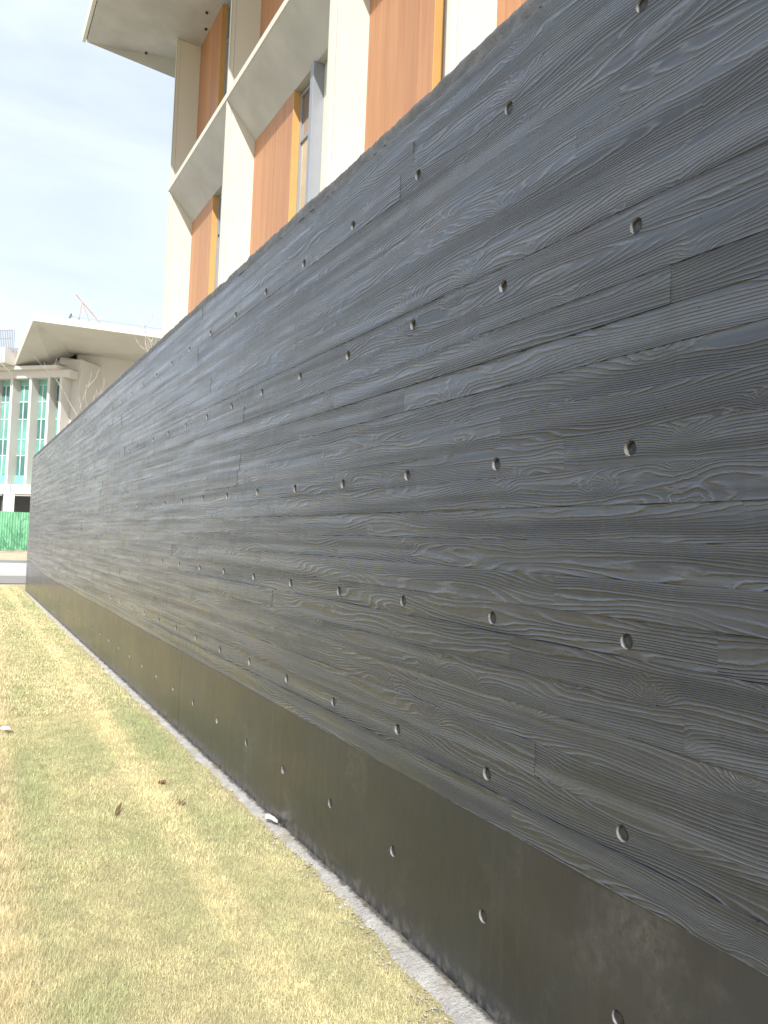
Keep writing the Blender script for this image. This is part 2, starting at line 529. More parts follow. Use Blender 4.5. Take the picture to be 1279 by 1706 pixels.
def panel(name, y0, y1, z0, z1, mat, thick, proud=0.0, tilt=0.0, jit=0.0):
    """a slab with a front face at WALLX, round holes cut where the tie holes are"""
    cy, cz = (y0 + y1) / 2, (z0 + z1) / 2
    g_ = 0.0006
    a0, a1, b0, b1 = y0 + 0.0001, y1 - 0.0001, z0 + g_, z1 - g_
    n = max(2, int((a1 - a0) / 0.16))
    rect = []
    for i in range(n):
        rect.append((a0 + (a1 - a0) * i / n, b0 + (random.uniform(-jit, jit) if i else 0)))
    rect.append((a1, b0))
    for i in range(n):
        rect.append((a1 - (a1 - a0) * i / n, b1 + (random.uniform(-jit, jit) if i else 0)))
    rect.append((a0, b1))
    pts = [Vector(p) for p in rect]
    edges = [(i, (i + 1) % len(rect)) for i in range(len(rect))]
    hs = [(hy, hz) for hy, hz in HOLES if y0 - HR < hy < y1 + HR and z0 - HR < hz < z1 + HR]
    for hy, hz in hs:
        seg = 24 if hy < 5 else (14 if hy < 9 else 8)
        s = len(pts)
        for k in range(seg):
            pts.append(Vector((hy + HR * math.cos(2 * math.pi * k / seg), hz + HR * math.sin(2 * math.pi * k / seg))))
            edges.append((s + k, s + (k + 1) % seg))
    V, E_, F_, *_ = delaunay_2d_cdt(pts, edges, [], 0, 1e-6)
    keep = []
    for t in F_:
        c = sum((V[i] for i in t), Vector((0, 0))) / len(t)
        if not (a0 < c.x < a1 and b0 - 0.5 * jit < c.y < b1 + 0.5 * jit):
            continue
        if any((c.x - hy) ** 2 + (c.y - hz) ** 2 < (HR * 0.97) ** 2 for hy, hz in hs):
            continue
        keep.append(t)
    bm = bmesh.new()
    bev = 0.0022
    def depth(y, z):
        d = -proud - tilt * (z - cz)
        if min(z - b0, b1 - z) < 0.0015:
            d += bev * 0.55
        return d
    # inset the outline a little for a softened arris
    vs = {}
    for t in keep:
        for i in t:
            if i not in vs:
                vs[i] = bm.verts.new((depth(V[i].x, V[i].y), V[i].x - cy, V[i].y - cz))
    for t in keep:
        try:
            bm.faces.new([vs[i] for i in t])
        except ValueError:
            pass
    bmesh.ops.recalc_face_normals(bm, faces=bm.faces)
    if bm.faces and sum(fc.normal.x for fc in bm.faces) > 0:
        bmesh.ops.reverse_faces(bm, faces=bm.faces)
    be = [e for e in bm.edges if e.is_boundary]
    # extrude outer outline back for the thickness
    outer = [e for e in be if not any((( e.verts[0].co.y + e.verts[1].co.y) / 2 + cy - hy) ** 2 + ((e.verts[0].co.z + e.verts[1].co.z) / 2 + cz - hz) ** 2 < (HR * 1.02) ** 2 for hy, hz in hs)]
    ex = bmesh.ops.extrude_edge_only(bm, edges=outer)
    for w in ex['geom']:
        if isinstance(w, bmesh.types.BMVert):
            w.co.x = thick
    o = from_bm(name, bm, mat, None, loc=(WALLX, cy, cz))
    return wpart(o)

BP = 0.0983
ZB = 0.597
rows = [(ZB + i * BP, ZB + (i + 1) * BP) for i in range(26)]
KNOWN = {20: [1.597], 18: [1.40], 11: [1.61], 7: [1.632], 5: [1.82], 0: [1.79], 17: [3.05], 13: [2.07], 22: [2.75], 15: [1.25]}
PROUD = {}
for i, (z0, z1) in enumerate(rows):
    row_pr = random.choice([0.0, 0.0004, 0.0012, 0.0022, 0.0036])
    row_tl = max(-0.045, min(0.045, random.gauss(0.006, 0.024)))
    cuts = [Y0, Y1] + KNOWN.get(i, [])
    y = (KNOWN[i][0] if i in KNOWN else 0.2 + random.uniform(0, 2.2))
    a = y
    if i not in KNOWN:
        cuts.append(a)
    while a < Y1:
        a += random.choice([2.0, 2.4, 2.4, 2.8, 1.9, 2.6])
        if a < Y1 - 0.6:
            cuts.append(a)
    a = y
    while a > Y0:
        a -= random.choice([2.0, 2.4, 2.8])
        if a > Y0 + 0.6:
            cuts.append(a)
    cuts = sorted(cuts)
    for c0, c1 in zip(cuts, cuts[1:]):
        odd = random.random() < 0.15
        pr = row_pr + (0.0014 if odd else 0)
        tl = row_tl + (random.gauss(0, 0.012) if odd else random.gauss(0, 0.002))
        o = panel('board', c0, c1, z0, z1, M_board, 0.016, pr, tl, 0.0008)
        PROUD[o.name] = (c0, c1, z0, z1, pr, tl)
# smooth foot
cuts = [Y0, -0.3, 2.14, 3.16, 5.6, 8.04, 10.48, 12.92, 15.36, 17.8, Y1]
for c0, c1 in zip(cuts, cuts[1:]):
    panel('form_panel', c0, c1, -0.1, ZB - 0.002, M_base, 0.016, random.uniform(-0.0004, 0.0008), 0, 0)

# mortar seam between boards and foot: an uneven raised bead
bm = bmesh.new()
ny = 560
prev = None
for j in range(ny + 1):
    y = Y0 + (Y1 - Y0) * j / ny
    k = 0.5 + 0.5 * math.sin(y * 7.3) * math.sin(y * 2.9 + 1)
    w = 0.0009 + 0.0022 * max(0, random.gauss(k, 0.35)) ** 2
    d = 0.0008 + 0.0028 * k
    z = ZB - 0.001 + random.uniform(-0.0007, 0.0007)
    ring = [bm.verts.new((0.001, y, z - w)), bm.verts.new((-d, y, z - w * 0.3)), bm.verts.new((-d * 0.8, y, z + w * 0.5)), bm.verts.new((0.001, y, z + w))]
    if prev:
        for a in range(3):
            bm.faces.new((prev[a], prev[a + 1], ring[a + 1], ring[a]))
    prev = ring
wpart(from_bm('mortar_seam', bm, M_ridge, None, loc=(WALLX, 0, 0)))

# crumbly top edge
bm = bmesh.new()
ny = 1500
prev = None
import mathutils.noise as mn
for j in range(ny + 1):
    y = Y0 + (Y1 - Y0) * j / ny
    ring = []
    zt = TOP - 0.002 + 0.007 * mn.noise((y * 3.1, 0.3, 0)) - 0.009 * max(0, mn.noise((y * 7.3, 2.3, 0))) + 0.007 * mn.noise((y * 17, 5.3, 0)) + 0.004 * mn.noise((y * 60, 8.3, 0))
    if y > 19.3:
        zt -= 0.05 * ((y - 19.3) / 0.5) ** 2
    zl = 3.1525
    for k, tz in enumerate((0, 0.25, 0.5, 0.75, 1.0)):
        z = zl + (zt - zl) * tz
        d = 0.002 + 0.006 * mn.noise((y * 12, z * 30, 0.7)) + 0.004 * mn.noise((y * 50, z * 60, 2.7))
        if k == 4:
            d += 0.008
        ring.append(bm.verts.new((d, y, z)))
    ring.append(bm.verts.new((0.33, y, zt - 0.004)))
    ring.append(bm.verts.new((0.338, y, 3.10)))
    if prev:
        for a in range(len(ring) - 1):
            bm.faces.new((prev[a], prev[a + 1], ring[a + 1], ring[a]))
    prev = ring
wpart(from_bm('top_edge', bm, M_top, None, smooth=True, loc=(WALLX, 0, 0)))

# tie-hole cups behind the cut holes
def cup_mesh(seg, fill):
    bm = bmesh.new()
    R_ = HR + 0.0002
    prof = [(0.0010, R_ + 0.0012), (-0.0004, R_ + 0.0002), (0.003, R_ - 0.0006), (fill - 0.002, R_ - 0.001), (fill, R_ - 0.003), (fill - 0.0015, R_ * 0.45), (fill - 0.0012, 0.0)]
    rings = []
    for d, rr in prof:
        f0 = len(bm.faces)
        if rr == 0:
            c = bm.verts.new((d, 0, 0))
            for k in range(seg):
                bm.faces.new((rings[-1][k], rings[-1][(k + 1) % seg], c))
        else:
            ring = [bm.verts.new((d, rr * math.cos(2 * math.pi * k / seg), rr * math.sin(2 * math.pi * k / seg))) for k in range(seg)]
            if rings:
                for k in range(seg):
                    bm.faces.new((rings[-1][k], rings[-1][(k + 1) % seg], ring[(k + 1) % seg], ring[k]))
            rings.append(ring)
        bm.faces.ensure_lookup_table()
        for q in range(f0, len(bm.faces)):
            bm.faces[q].material_index = 1 if len(rings) in (3, 4) and rr > R_ * 0.9 else 0
    for e in bm.edges:
        if abs(e.verts[0].co.x - e.verts[1].co.x) < 1e-6:
            e.smooth = False
    bmesh.ops.recalc_face_normals(bm, faces=bm.faces)
    if sum(fc.normal.x for fc in bm.faces) > 0:
        bmesh.ops.reverse_faces(bm, faces=bm.faces)
    me = bpy.data.meshes.new('tie_hole')
    bm.to_mesh(me)
    bm.free()
    me.materials.append(M_cup)
    me.materials.append(M_bore)
    me.polygons.foreach_set('use_smooth', [True] * len(me.polygons))
    return me
CUPS = [cup_mesh(28, d) for d in (0.0085, 0.010, 0.0075, 0.0125)] + [cup_mesh(12, 0.010)]
for hy, hz in HOLES:
    pr = 0
    for (c0, c1, z0, z1, p_, tl) in PROUD.values():
        if c0 <= hy < c1 and z0 <= hz < z1:
            pr = p_ + tl * (hz - (z0 + z1) / 2)
    me = random.choice(CUPS[:4]) if hy < 8 else CUPS[4]
    o = bpy.data.objects.new('tie_hole', me)
    C.objects.link(o)
    o.location = (WALLX - pr, hy, hz)
    o.rotation_euler = (random.uniform(0, 6), 0, 0)
    wpart(o)

# ------------------------------------------------------------------ mortar spill along the foot of the wall
bm = bmesh.new()
ny = 900
prev = None
for j in range(ny + 1):
    y = Y0 + (Y1 - Y0) * j / ny
    w = 0.062 + 0.022 * mn.noise((y * 0.9, 2.2, 0)) + 0.03 * mn.noise((y * 5, 0.2, 0)) + 0.012 * mn.noise((y * 25, 0.2, 3))
    w += 0.038 * math.exp(-((y - 1.9) / 0.55) ** 2)
    w = max(0.03, w * (1 if y < 17 else max(0.3, (20 - y) / 3)))
    ring = []
    for k in range(7):
        t = k / 6
        x = WALLX + 0.004 - w * t
        z = 0.014 * (1 - t) ** 0.7 + 0.007 - (0.02 if k == 6 else 0) + 0.005 * mn.noise((y * 9, x * 14, 1)) + 0.005 * mn.noise((y * 45, x * 60, 1))
        ring.append(bm.verts.new((x, y, z)))
    if prev:
        for a in range(6):
            bm.faces.new((prev[a], prev[a + 1], ring[a + 1], ring[a]))
    prev = ring
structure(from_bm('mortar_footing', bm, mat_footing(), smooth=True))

# crumbs of mortar and soil along the edge of the strip
bm = bmesh.new()
for i in range(900):
    y = 1.2 + 9 * random.random() ** 1.7
    w = 0.075 + 0.055 * math.exp(-((y - 1.9) / 0.55) ** 2)
    x = WALLX - abs(random.gauss(w, 0.035)) - 0.004
    r_ = random.uniform(0.002, 0.0055) * (1.8 if random.random() < 0.06 else 1)
    mt = Matrix.Translation((x, y, 0.012)) @ Matrix.Rotation(random.uniform(0, 6), 4, 'Z') @ Matrix.Diagonal((r_ * random.uniform(.8, 1.5), r_ * random.uniform(.7, 1.2), r_ * random.uniform(.5, .9), 1))
    bmesh.ops.create_icosphere(bm, subdivisions=1, radius=1, matrix=mt)
for w_ in bm.verts:
    w_.co += Vector((random.uniform(-1, 1), random.uniform(-1, 1), random.uniform(-1, 1))) * 0.0007
o = structure(from_bm('mortar_crumbs', bm, simple('mortar_crumb', (0.36, 0.33, 0.29), 0.9, 0.45, 45)), 'stuff')

# ------------------------------------------------------------------ grass blades
def smooth_noise(x, y, s, seed):
    rg = np.random.default_rng(seed)
    T = rg.random((64, 64))
    X, Y = x * s, y * s
    i, j = np.floor(X).astype(int), np.floor(Y).astype(int)
    fx, fy = X - i, Y - j
    fx, fy = fx * fx * (3 - 2 * fx), fy * fy * (3 - 2 * fy)
    g = lambda a, b: T[a % 64, b % 64]
    return (g(i, j) * (1 - fx) + g(i + 1, j) * fx) * (1 - fy) + (g(i, j + 1) * (1 - fx) + g(i + 1, j + 1) * fx) * fy

def blades(zones):
    X, Y, L, W = [], [], [], []
    for x0, x1, y0, y1, dens, ln, wd in zones:
        n = int((x1 - x0) * (y1 - y0) * dens)
        X.append(rng.uniform(x0, x1, n)); Y.append(rng.uniform(y0, y1, n))
        L.append(ln * rng.uniform(0.55, 1.25, n)); W.append(wd * rng.uniform(0.7, 1.3, n))
    x, y, L, W = map(np.concatenate, (X, Y, L, W))
    # keep the mortar edge ragged
    edge = 1.462 - 0.055 * smooth_noise(x * 0, y, 6, 3) - 0.035 * smooth_noise(x * 0, y, 19, 4) - 0.045 * np.exp(-((y - 1.9) / 0.55) ** 2)
    keep = x < edge + rng.normal(0, 0.018, len(x))
    x, y, L, W = x[keep], y[keep], L[keep], W[keep]
    n = len(x)
    dry = 1 / (1 + np.exp((x - (0.30 + 0.10 * (smooth_noise(x, y, 1.4, 5) - 0.5) + 0.035 * (y - 2.5))) / 0.035)) * (y < 30)
    L = L * (1 + 0.9 * dry) * (0.75 + 0.6 * smooth_noise(x, y, 9, 21))
    th = rng.uniform(0, 2 * np.pi, n)
    tilt = np.abs(rng.normal(0.9, 0.32, n)).clip(0.1, 1.45)
    dx, dy = np.cos(th), np.sin(th)
    z0 = np.array([lawn_height(a, b) for a, b in zip(x, y)]) - 0.002
    P0 = np.stack([x, y, z0], 1)
    h1 = L * 0.55
    P1 = P0 + np.stack([dx * np.sin(tilt * 0.75) * h1, dy * np.sin(tilt * 0.75) * h1, np.cos(tilt * 0.75) * h1], 1)
    t2 = (tilt * 1.35).clip(0, 1.9)
    P2 = P1 + np.stack([dx * np.sin(t2) * L * 0.45, dy * np.sin(t2) * L * 0.45, np.cos(t2) * L * 0.45], 1)
    S = np.stack([-dy, dx, np.zeros(n)], 1) * (W / 2)[:, None]
    V = np.concatenate([P0 - S, P0 + S, P1 - S * 0.85, P1 + S * 0.85, P2], 1).reshape(-1, 3)
    b = np.arange(n)[:, None] * 5
    T = np.concatenate([b + [0, 1, 3], b + [0, 3, 2], b + [2, 3, 4]], 1).reshape(-1)
    me = bpy.data.meshes.new('grass')
    me.vertices.add(len(V)); me.vertices.foreach_set('co', V.ravel())
    me.loops.add(len(T)); me.loops.foreach_set('vertex_index', T)
    nt = len(T) // 3
    me.polygons.add(nt)
    me.polygons.foreach_set('loop_start', np.arange(nt) * 3)
    me.polygons.foreach_set('loop_total', np.full(nt, 3))
    me.update()
    # species / dryness colour per blade
    green = 0.34 + 0.50 * (smooth_noise(x, y, 1.1, 11) - 0.5) + 0.40 * (smooth_noise(x, y, 3.7, 12) - 0.5) + 0.35 * (smooth_noise(x, y, 11, 13) - 0.5)
    stripe_x = 1.10 - 0.012 * y + 0.05 * (smooth_noise(x * 0, y, 0.8, 8) - 0.5)
    stripe = np.exp(-((x - np.where(y < 9, 1.02 + 0.012 * (y - 3), 1.1)) / 0.085) ** 4)
    green -= 0.50 * stripe
    for cx, cy, rx, ry, a in ((0.42, 4.9, 0.13, 0.8, 0.75), (0.50, 7.6, 0.22, 1.1, 0.45), (0.38, 3.6, .09, .6, .4), (1.28, 6.3, 0.13, 1.3, 0.45), (1.26, 4.7, .12, .9, .3), (1.2, 15, 0.25, 1.4, 0.25), (0.45, 2.55, .14, .3, .35), (0.75, 5.2, .3, .7, .15)):
        green += a * np.exp(-((x - cx) / rx) ** 2 - ((y - cy) / ry) ** 2)
    green = (green + rng.normal(0, 0.17, n)).clip(0, 1)
    straw = np.array([0.86, 0.77, 0.48]); grn = np.array([0.50, 0.56, 0.30]); brown = np.array([0.82, 0.72, 0.46])
    col = straw * (1 - green[:, None]) + grn * green[:, None]
    col = col * (1 - dry[:, None]) + brown * dry[:, None]
    col *= rng.uniform(0.74, 1.20, n)[:, None]
    col *= (0.86 + 0.28 * smooth_noise(x, y, 17, 14))[:, None]
    col *= (1 + 0.10 * stripe)[:, None]
    thin = (rng.random(n) < 0.06)
    col[thin] = col[thin] * 0.45
    att = me.color_attributes.new('tint', 'FLOAT_COLOR', 'POINT')
    cc = np.ones((n, 5, 4)); cc[:, :, :3] = col[:, None, :]
    att.data.foreach_set('color', cc.ravel())
    g = G('grass_blade')
    a = g.n('ShaderNodeVertexColor', layer_name='tint').outputs['Color']
    g.set(a, 0.65, None, 0.25)
    tr = g.n('ShaderNodeBsdfTranslucent')
    g.put(tr.inputs['Color'], a)
    ms = g.n('ShaderNodeMixShader')
    ms.inputs[0].default_value = 0.28
    g.t.links.new(g.b.outputs[0], ms.inputs[1])
    g.t.links.new(tr.outputs[0], ms.inputs[2])
    g.t.links.new(ms.outputs[0], g.t.nodes['Material Output'].inputs['Surface'])
    me.materials.append(g.m)
    o = bpy.data.objects.new('grass', me)
    C.objects.link(o)
    structure(o, 'stuff')
    o['label'] = 'short dormant straw and green lawn grass beside the black wall'
    return o
blades([(-0.2, 1.46, 1.5, 3.3, 88000, 0.018, 0.0009), (-0.2, 1.46, 3.3, 6.5, 42000, 0.021, 0.0014),
        (-0.2, 1.46, 6.5, 11, 11000, 0.028, 0.0034), (0.0, 1.46, 11, 21.5, 4200, 0.034, 0.006),
        (-2.2, -0.35, 1.2, 6.5, 5000, 0.026, 0.003), (-2.0, -0.2, 6.5, 21.5, 1300, 0.035, 0.007)])

# ------------------------------------------------------------------ the building behind the wall
bld = tag(empty('office_building', (9.0, 10.0, 0)), 'tall cream building with deep fins, sloping ledges and orange wood panels behind the black wall', 'building')
BO = Vector((9.0, 10.0, 0))
def bpart(o, label=None):
    o.parent = bld
    o.location = Vector(o.location) - BO
    if label:
        o['label'] = label
    return o
XF, XP, XW = 5.0, 5.71, 5.90
FINS = [22.5, 17.0, 11.22, 7.6, 2.1, -3.4]
LEDGES = [11.74, 7.05]
SOFF = 16.42
bpart(box('wall', XW + 0.05, 17.0, -3.4, 22.44, 0.0, SOFF - 0.05, M_cream))
segs = [(0.0, 7.05), (7.19, 11.74), (11.88, SOFF)]
# ledges: thin front edge, underside sloping down and back to the facade
for zl in LEDGES:
    for ya, yb in ((FINS[-1], FINS[0] + 0.10),):
        v = [(XF - 0.02, ya, zl), (XF - 0.02, ya, zl + 0.14), (XW + 0.02, ya, zl + 0.22), (XW + 0.02, ya, zl - 0.80), (XP, ya, zl - 0.80)]
        v += [(x, yb, z) for x, _, z in v]
        bm_f = [(0, 1, 2, 3, 4), (9, 8, 7, 6, 5), (0, 5, 6, 1), (1, 6, 7, 2), (2, 7, 8, 3), (3, 8, 9, 4), (4, 9, 5, 0)]
        o = hull_obj('ledge', v, bm_f, M_soffit)
        bpart(o)
        bpart(box('ledge_edge', XF - 0.035, XF - 0.0205, ya - 0.01, yb + 0.012, zl - 0.004, zl + 0.146, M_cream))
for k, fy in enumerate(FINS):
    for s, (za, zb) in enumerate(segs):
        # fin leaf with a shallow groove down its edge
        bpart(box('fin', XF, XW + 0.04, fy, fy + 0.10, za, zb - 0.002, M_cream, bevel=0.008))
        bpart(box('joint_bead', XF + 0.10, XF + 0.106, fy - 0.004, fy - 0.0005, za + 0.002, zb - 0.01, M_frame))
        bpart(box('fin_trim', XF - 0.012, XF - 0.001, fy - 0.012, fy + 0.045, za + 0.002, zb - 0.01, M_cream))
# wood boxes and windows, one set per bay and storey
WID = [2.15, 2.42, 2.12, 2.4, 2.4]
for k in range(5):
    yl = FINS[k]
    yr = FINS[k + 1] + 0.10
    w = WID[k]
    npl = 5
    for s, (za, zb) in enumerate(segs):
        top = (LEDGES[1] - 0.80 if s == 0 else LEDGES[0] - 0.80 if s == 1 else SOFF) - 0.003
        bot = za + 0.08
        for p in range(npl):
            a = yl - w * (p + 1) / npl
            b = yl - w * p / npl
            bpart(box('wood_plank', XP, XW + 0.045, a + 0.004, b - 0.002, bot, top, M_wood, bevel=0.003))
        yw = yl - w
        bpart(box('reveal_board', XP - 0.012, XW + 0.04, yw - 0.02, yw + 0.0025, bot, top, M_gold, bevel=0.002))
        # window: frame, panes, metal jamb
        zt = top - 0.04
        y_a, y_b = yw - 1.0, yw - 0.023
        fx0, fx1 = XW - 0.045, XW + 0.03
        bpart(box('window_frame', fx0, fx1, y_b - 0.06, y_b, bot, zt, M_frame, bevel=0.004))
        bpart(box('window_frame', fx0, fx1, y_a, y_a + 0.06, bot, zt, M_frame, bevel=0.004))
        bpart(box('window_frame', fx0 + 0.002, fx1, y_a + 0.062, y_b - 0.062, zt - 0.07, zt, M_frame, bevel=0.004))
        zm = zt - 1.05
        bpart(box('transom', fx0 + 0.002, fx1, y_a + 0.062, y_b - 0.062, zm - 0.035, zm + 0.035, M_frame, bevel=0.004))
        bpart(box('window_pane', XW - 0.005, XW + 0.02, y_a + 0.061, y_b - 0.061, zm + 0.036, zt - 0.071, M_glassdark))
        bpart(box('window_pane', XW - 0.005, XW + 0.02, y_a + 0.061, y_b - 0.061, bot + 0.02, zm - 0.036, M_glass))
        bpart(box('window_jamb', XW - 0.26, XW + 0.04, y_a - 0.16, y_a - 0.002, bot, top, M_frame, bevel=0.006))
        bpart(box('wall_panel', XW - 0.02, XW + 0.045, yr + 0.002, y_a - 0.164, bot, top, M_cream))
# folded roof with wide overhang
T0 = (2.68, 24.2, SOFF); T1 = (2.68, -6.0, SOFF)
Cc = (5.16, 23.55, SOFF); N0 = (5.28, 23.62, 15.86)
roof_v = [T0, T1, (2.58, -6.0, SOFF + 0.42), (2.58, 24.32, SOFF + 0.42), (9.0, -6.0, SOFF + 1.6), (9.0, 24.32, SOFF + 1.6),
          (18.5, -6.0, SOFF + 1.6), (18.5, 24.32, SOFF + 1.6), (18.5, -6.0, SOFF), (18.5, 23.6, SOFF), Cc, N0, (18.5, 23.7, 15.86), (5.16, -6.0, SOFF)]
roof_f = [(0, 1, 13, 10), (10, 13, 8, 9), (0, 3, 2, 1), (3, 5, 4, 2), (5, 7, 6, 4), (0, 10, 11), (10, 9, 12, 11), (0, 11, 12, 7, 5, 3), (7, 12, 9, 8, 6), (1, 2, 4, 6, 8, 13)]
bpart(hull_obj('roof', roof_v, roof_f, M_soffit))
bpart(box('roof_fascia', 2.55, 2.64, -6.0, 24.34, SOFF + 0.05, SOFF + 0.40, M_cream))
for x, y in ((5.42, 20.9), (5.6, 21.6), (4.33, 23.7), (4.4, 15.5), (4.4, 9.5)):
    bm = bmesh.new()
    bmesh.ops.create_cone(bm, cap_ends=True, segments=14, radius1=0.035, radius2=0.04, depth=0.05)
    bpart(from_bm('downlight', bm, M_lamp, None, loc=(x, y, SOFF - 0.02)))

# ------------------------------------------------------------------ far building
far = tag(empty('distant_building', (8.0, 62.0, 0)), 'pale building with folded roof and tall teal windows behind the green hoarding', 'building')
FO = Vector((8.0, 62.0, 0))
def fpart(o):
    o.parent = far
    o.location = Vector(o.location) - FO
    return o
S2 = math.sqrt(0.5)
def wing(t, d, z):
    """t along the diagonal facade, d out from it towards the viewer"""
    x = 32.1 + t * S2 - d * S2
    y = 32.1 - t * S2 - d * S2
    return Vector((x, y, z))
def wtf(co):
    return wing(co.x, co.y, co.z)
ZS, ZT = 4.68, 12.5
fpart(box('wall', -56, -36.1, -6.0, -0.95, ZS, 14.0, M_white, tf=wtf))
fpart(box('head_beam', -56, -36.25, -0.94, 0.0, ZT, 13.05, M_white, tf=wtf))
fpart(box('floor_ledge', -56, -36.25, -0.94, 0.25, 4.0, ZS, M_white, tf=wtf))
fpart(box('undercroft_wall', -56, -36.5, -5.0, -2.2, 0.0, 3.99, M_dark, tf=wtf))
fin_t = [-41.2 - 1.62 * i for i in range(8, 0, -1)] + [-41.2, -39.55, -37.98, -36.95]
for t in fin_t:
    fpart(box('fin', t - 0.11, t + 0.11, -0.94, 0.02, ZS + 0.002, ZT - 0.002, M_white, tf=wtf))
for a, b in zip(fin_t, fin_t[1:]):
    w0, w1 = a + 0.115, b - 0.115
    fpart(box('spandrel', w0, w1, -0.93, -0.70, ZS + 0.003, ZS + 0.75, M_spandrel, tf=wtf))
    fpart(box('spandrel', w0, w1, -0.93, -0.72, ZT - 0.35, ZT - 0.003, M_spandrel, tf=wtf))
    levels = [ZS + 0.76, 6.9, 8.1, 9.6, 10.9, ZT - 0.36]
    for q, (l0, l1) in enumerate(zip(levels, levels[1:])):
        mid = (w0 + w1) / 2 + 0.1
        fpart(box('window_pane', w0, mid - 0.04, -0.93, -0.80, l0 + 0.03, l1 - 0.03, (M_teal, M_tealdark)[(q + int(abs(a) * 3)) % 3 == 0], tf=wtf))
        fpart(box('window_pane', mid + 0.04, w1, -0.93, -0.80, l0 + 0.03, l1 - 0.03, (M_tealdark, M_teal)[(q + int(abs(a) * 2)) % 2], tf=wtf))
        fpart(box('transom', w0, w1, -0.93, -0.76, l1 - 0.03, l1 + 0.03, M_mull, tf=wtf))
    fpart(box('mullion', w0 + 0.30, w0 + 0.36, -0.93, -0.75, ZS + 0.76, ZT - 0.36, M_mull, tf=wtf))
    fpart(box('mullion', mid - 0.04, mid + 0.04, -0.93, -0.74, ZS + 0.76, ZT - 0.36, M_mull, tf=wtf))
for t in (-52, -48.5, -45, -41.5, -38):
    fpart(box('column', t - 0.25, t + 0.25, -0.8, -0.3, 0, 3.99, M_dark, tf=wtf))
# the block on the right: pilaster, recess and big pale wall
fpart(box('pilaster', 5.95, 7.15, 59.4, 62, 0, 14.2, M_white))
fpart(box('wall', 7.18, 26, 60.0, 75, 0, 14.80, M_offwhite))
fpart(box('roof_beam', 5.9, 7.15, 59.1, 59.38, 13.6, 14.0, M_white))
# folded roof of the right block
T = Vector((3.62, 53.0, 14.92)); Tr = Vector((24, 50.6, 14.92)); E_ = Vector((3.12, 60.9, 13.35))
Wl = Vector((5.6, 60.6, 13.6)); Wm = Vector((7.15, 60.1, 14.80)); Wr = Vector((26.5, 60.1, 14.8))
up = Vector((0, 0, 0.42))
rv = [T, Tr, Wr, Wm, Wl, E_, T + up, Tr + up, Vector((26.5, 76, 15.4)), E_ + Vector((0, 0, 1.1)), Vector((4, 76, 15.4)), Vector((26.5, 76, 14.0)), Vector((4, 76, 13.4))]
rf = [(0, 3, 4, 5), (0, 1, 2, 3), (0, 6, 7, 1), (0, 5, 9, 6), (6, 9, 10, 8, 7), (1, 7, 8, 11, 2), (5, 4, 12), (5, 12, 10, 9), (4, 3, 2, 11, 12), (12, 11, 8, 10)]
fpart(hull_obj('roof', rv, rf, M_foldroof))
def slab(name, a, b, h, out_, mat):
    q = [a, b, b + h, a + h] + [p + out_ for p in (a, b, b + h, a + h)]
    fpart(hull_obj(name, q, [(0, 1, 2, 3), (7, 6, 5, 4), (0, 4, 5, 1), (1, 5, 6, 2), (2, 6, 7, 3), (3, 7, 4, 0)], mat))
slab('roof_fascia', T + Vector((-0.05, -0.01, -0.01)), Tr + Vector((0, -0.01, -0.01)), up + Vector((0, 0, 0.03)), Vector((0, -0.05, 0)), M_cream)
slab('roof_fascia', T + Vector((-0.01, 0, -0.01)), E_ + Vector((-0.01, 0, 0)), up * 0.98, Vector((-0.05, 0, 0)), M_cream)
# lower flat roof of the wing
fpart(box('wing_roof', -56, -40.6, -6.0, 1.5, 13.32, 14.38, M_white, tf=wtf))
fpart(box('roof_soffit_beam', -56, -37.0, -0.9, 0.45, 13.06, 13.30, M_offwhite, tf=wtf))
bm = bmesh.new()
def vbox(bm, v):
    vs = [bm.verts.new(p) for p in v]
    for q in BOXF:
        bm.faces.new([vs[i] for i in q])
for i in range(95):
    t = -55 + i * 0.155
    vbox(bm, [wing(x, y, z) for x in (t, t + 0.05) for y in (0.9, 0.95) for z in (14.38, 15.85)])
for z in (14.5, 15.2, 15.8):
    vbox(bm, [wing(x, y, zz) for x in (-55, -40.6) for y in (0.82, 0.89) for zz in (z, z + 0.05)])
bmesh.ops.recalc_face_normals(bm, faces=bm.faces)
o = from_bm('railing', bm, M_rail); fpart(o); structure(o, 'stuff')
fpart(box('roof_plant_box', -46, -41.2, -3.0, -2.0, 14.39, 15.35, M_frame, tf=wtf))
bm = bmesh.new()
for i in range(120):
    x = 5.85 + i * 0.13
    y = 54.2 - (x - 5.85) * 0.115
    vbox(bm, [(a, b, z) for a in (x, x + 0.022) for b in (y, y + 0.02) for z in (15.34, 15.98)])
for z in (15.94,):
    vbox(bm, [(5.85, 54.2, z), (5.85, 54.2, z + 0.04), (5.85, 54.25, z), (5.85, 54.25, z + 0.04), (21.4, 52.42, z), (21.4, 52.42, z + 0.04), (21.4, 52.47, z), (21.4, 52.47, z + 0.04)])
bmesh.ops.recalc_face_normals(bm, faces=bm.faces)
o = from_bm('railing', bm, M_rail); fpart(o); structure(o, 'stuff')
bm = bmesh.new(); tube(bm, [(4.1, 53.3, 15.42), (9, 52.8, 15.42), (14, 52.2, 15.42), (21, 51.4, 15.42)], [0.05] * 4)
fpart(from_bm('gutter_pipe', bm, M_rail))
bm = bmesh.new(); tube(bm, [(5.72, 54.2, 15.4), (5.95, 54.1, 16.1)], [0.07, 0.05])
fpart(from_bm('vent_stub', bm, M_dark))
bm = bmesh.new(); tube(bm, [wing(-40.85, 1.6, 14.2), wing(-40.85, 1.6, 13.3), wing(-40.85, 0.4, 12.7)], [0.04] * 3)
fpart(from_bm('rain_chain', bm, M_mull))

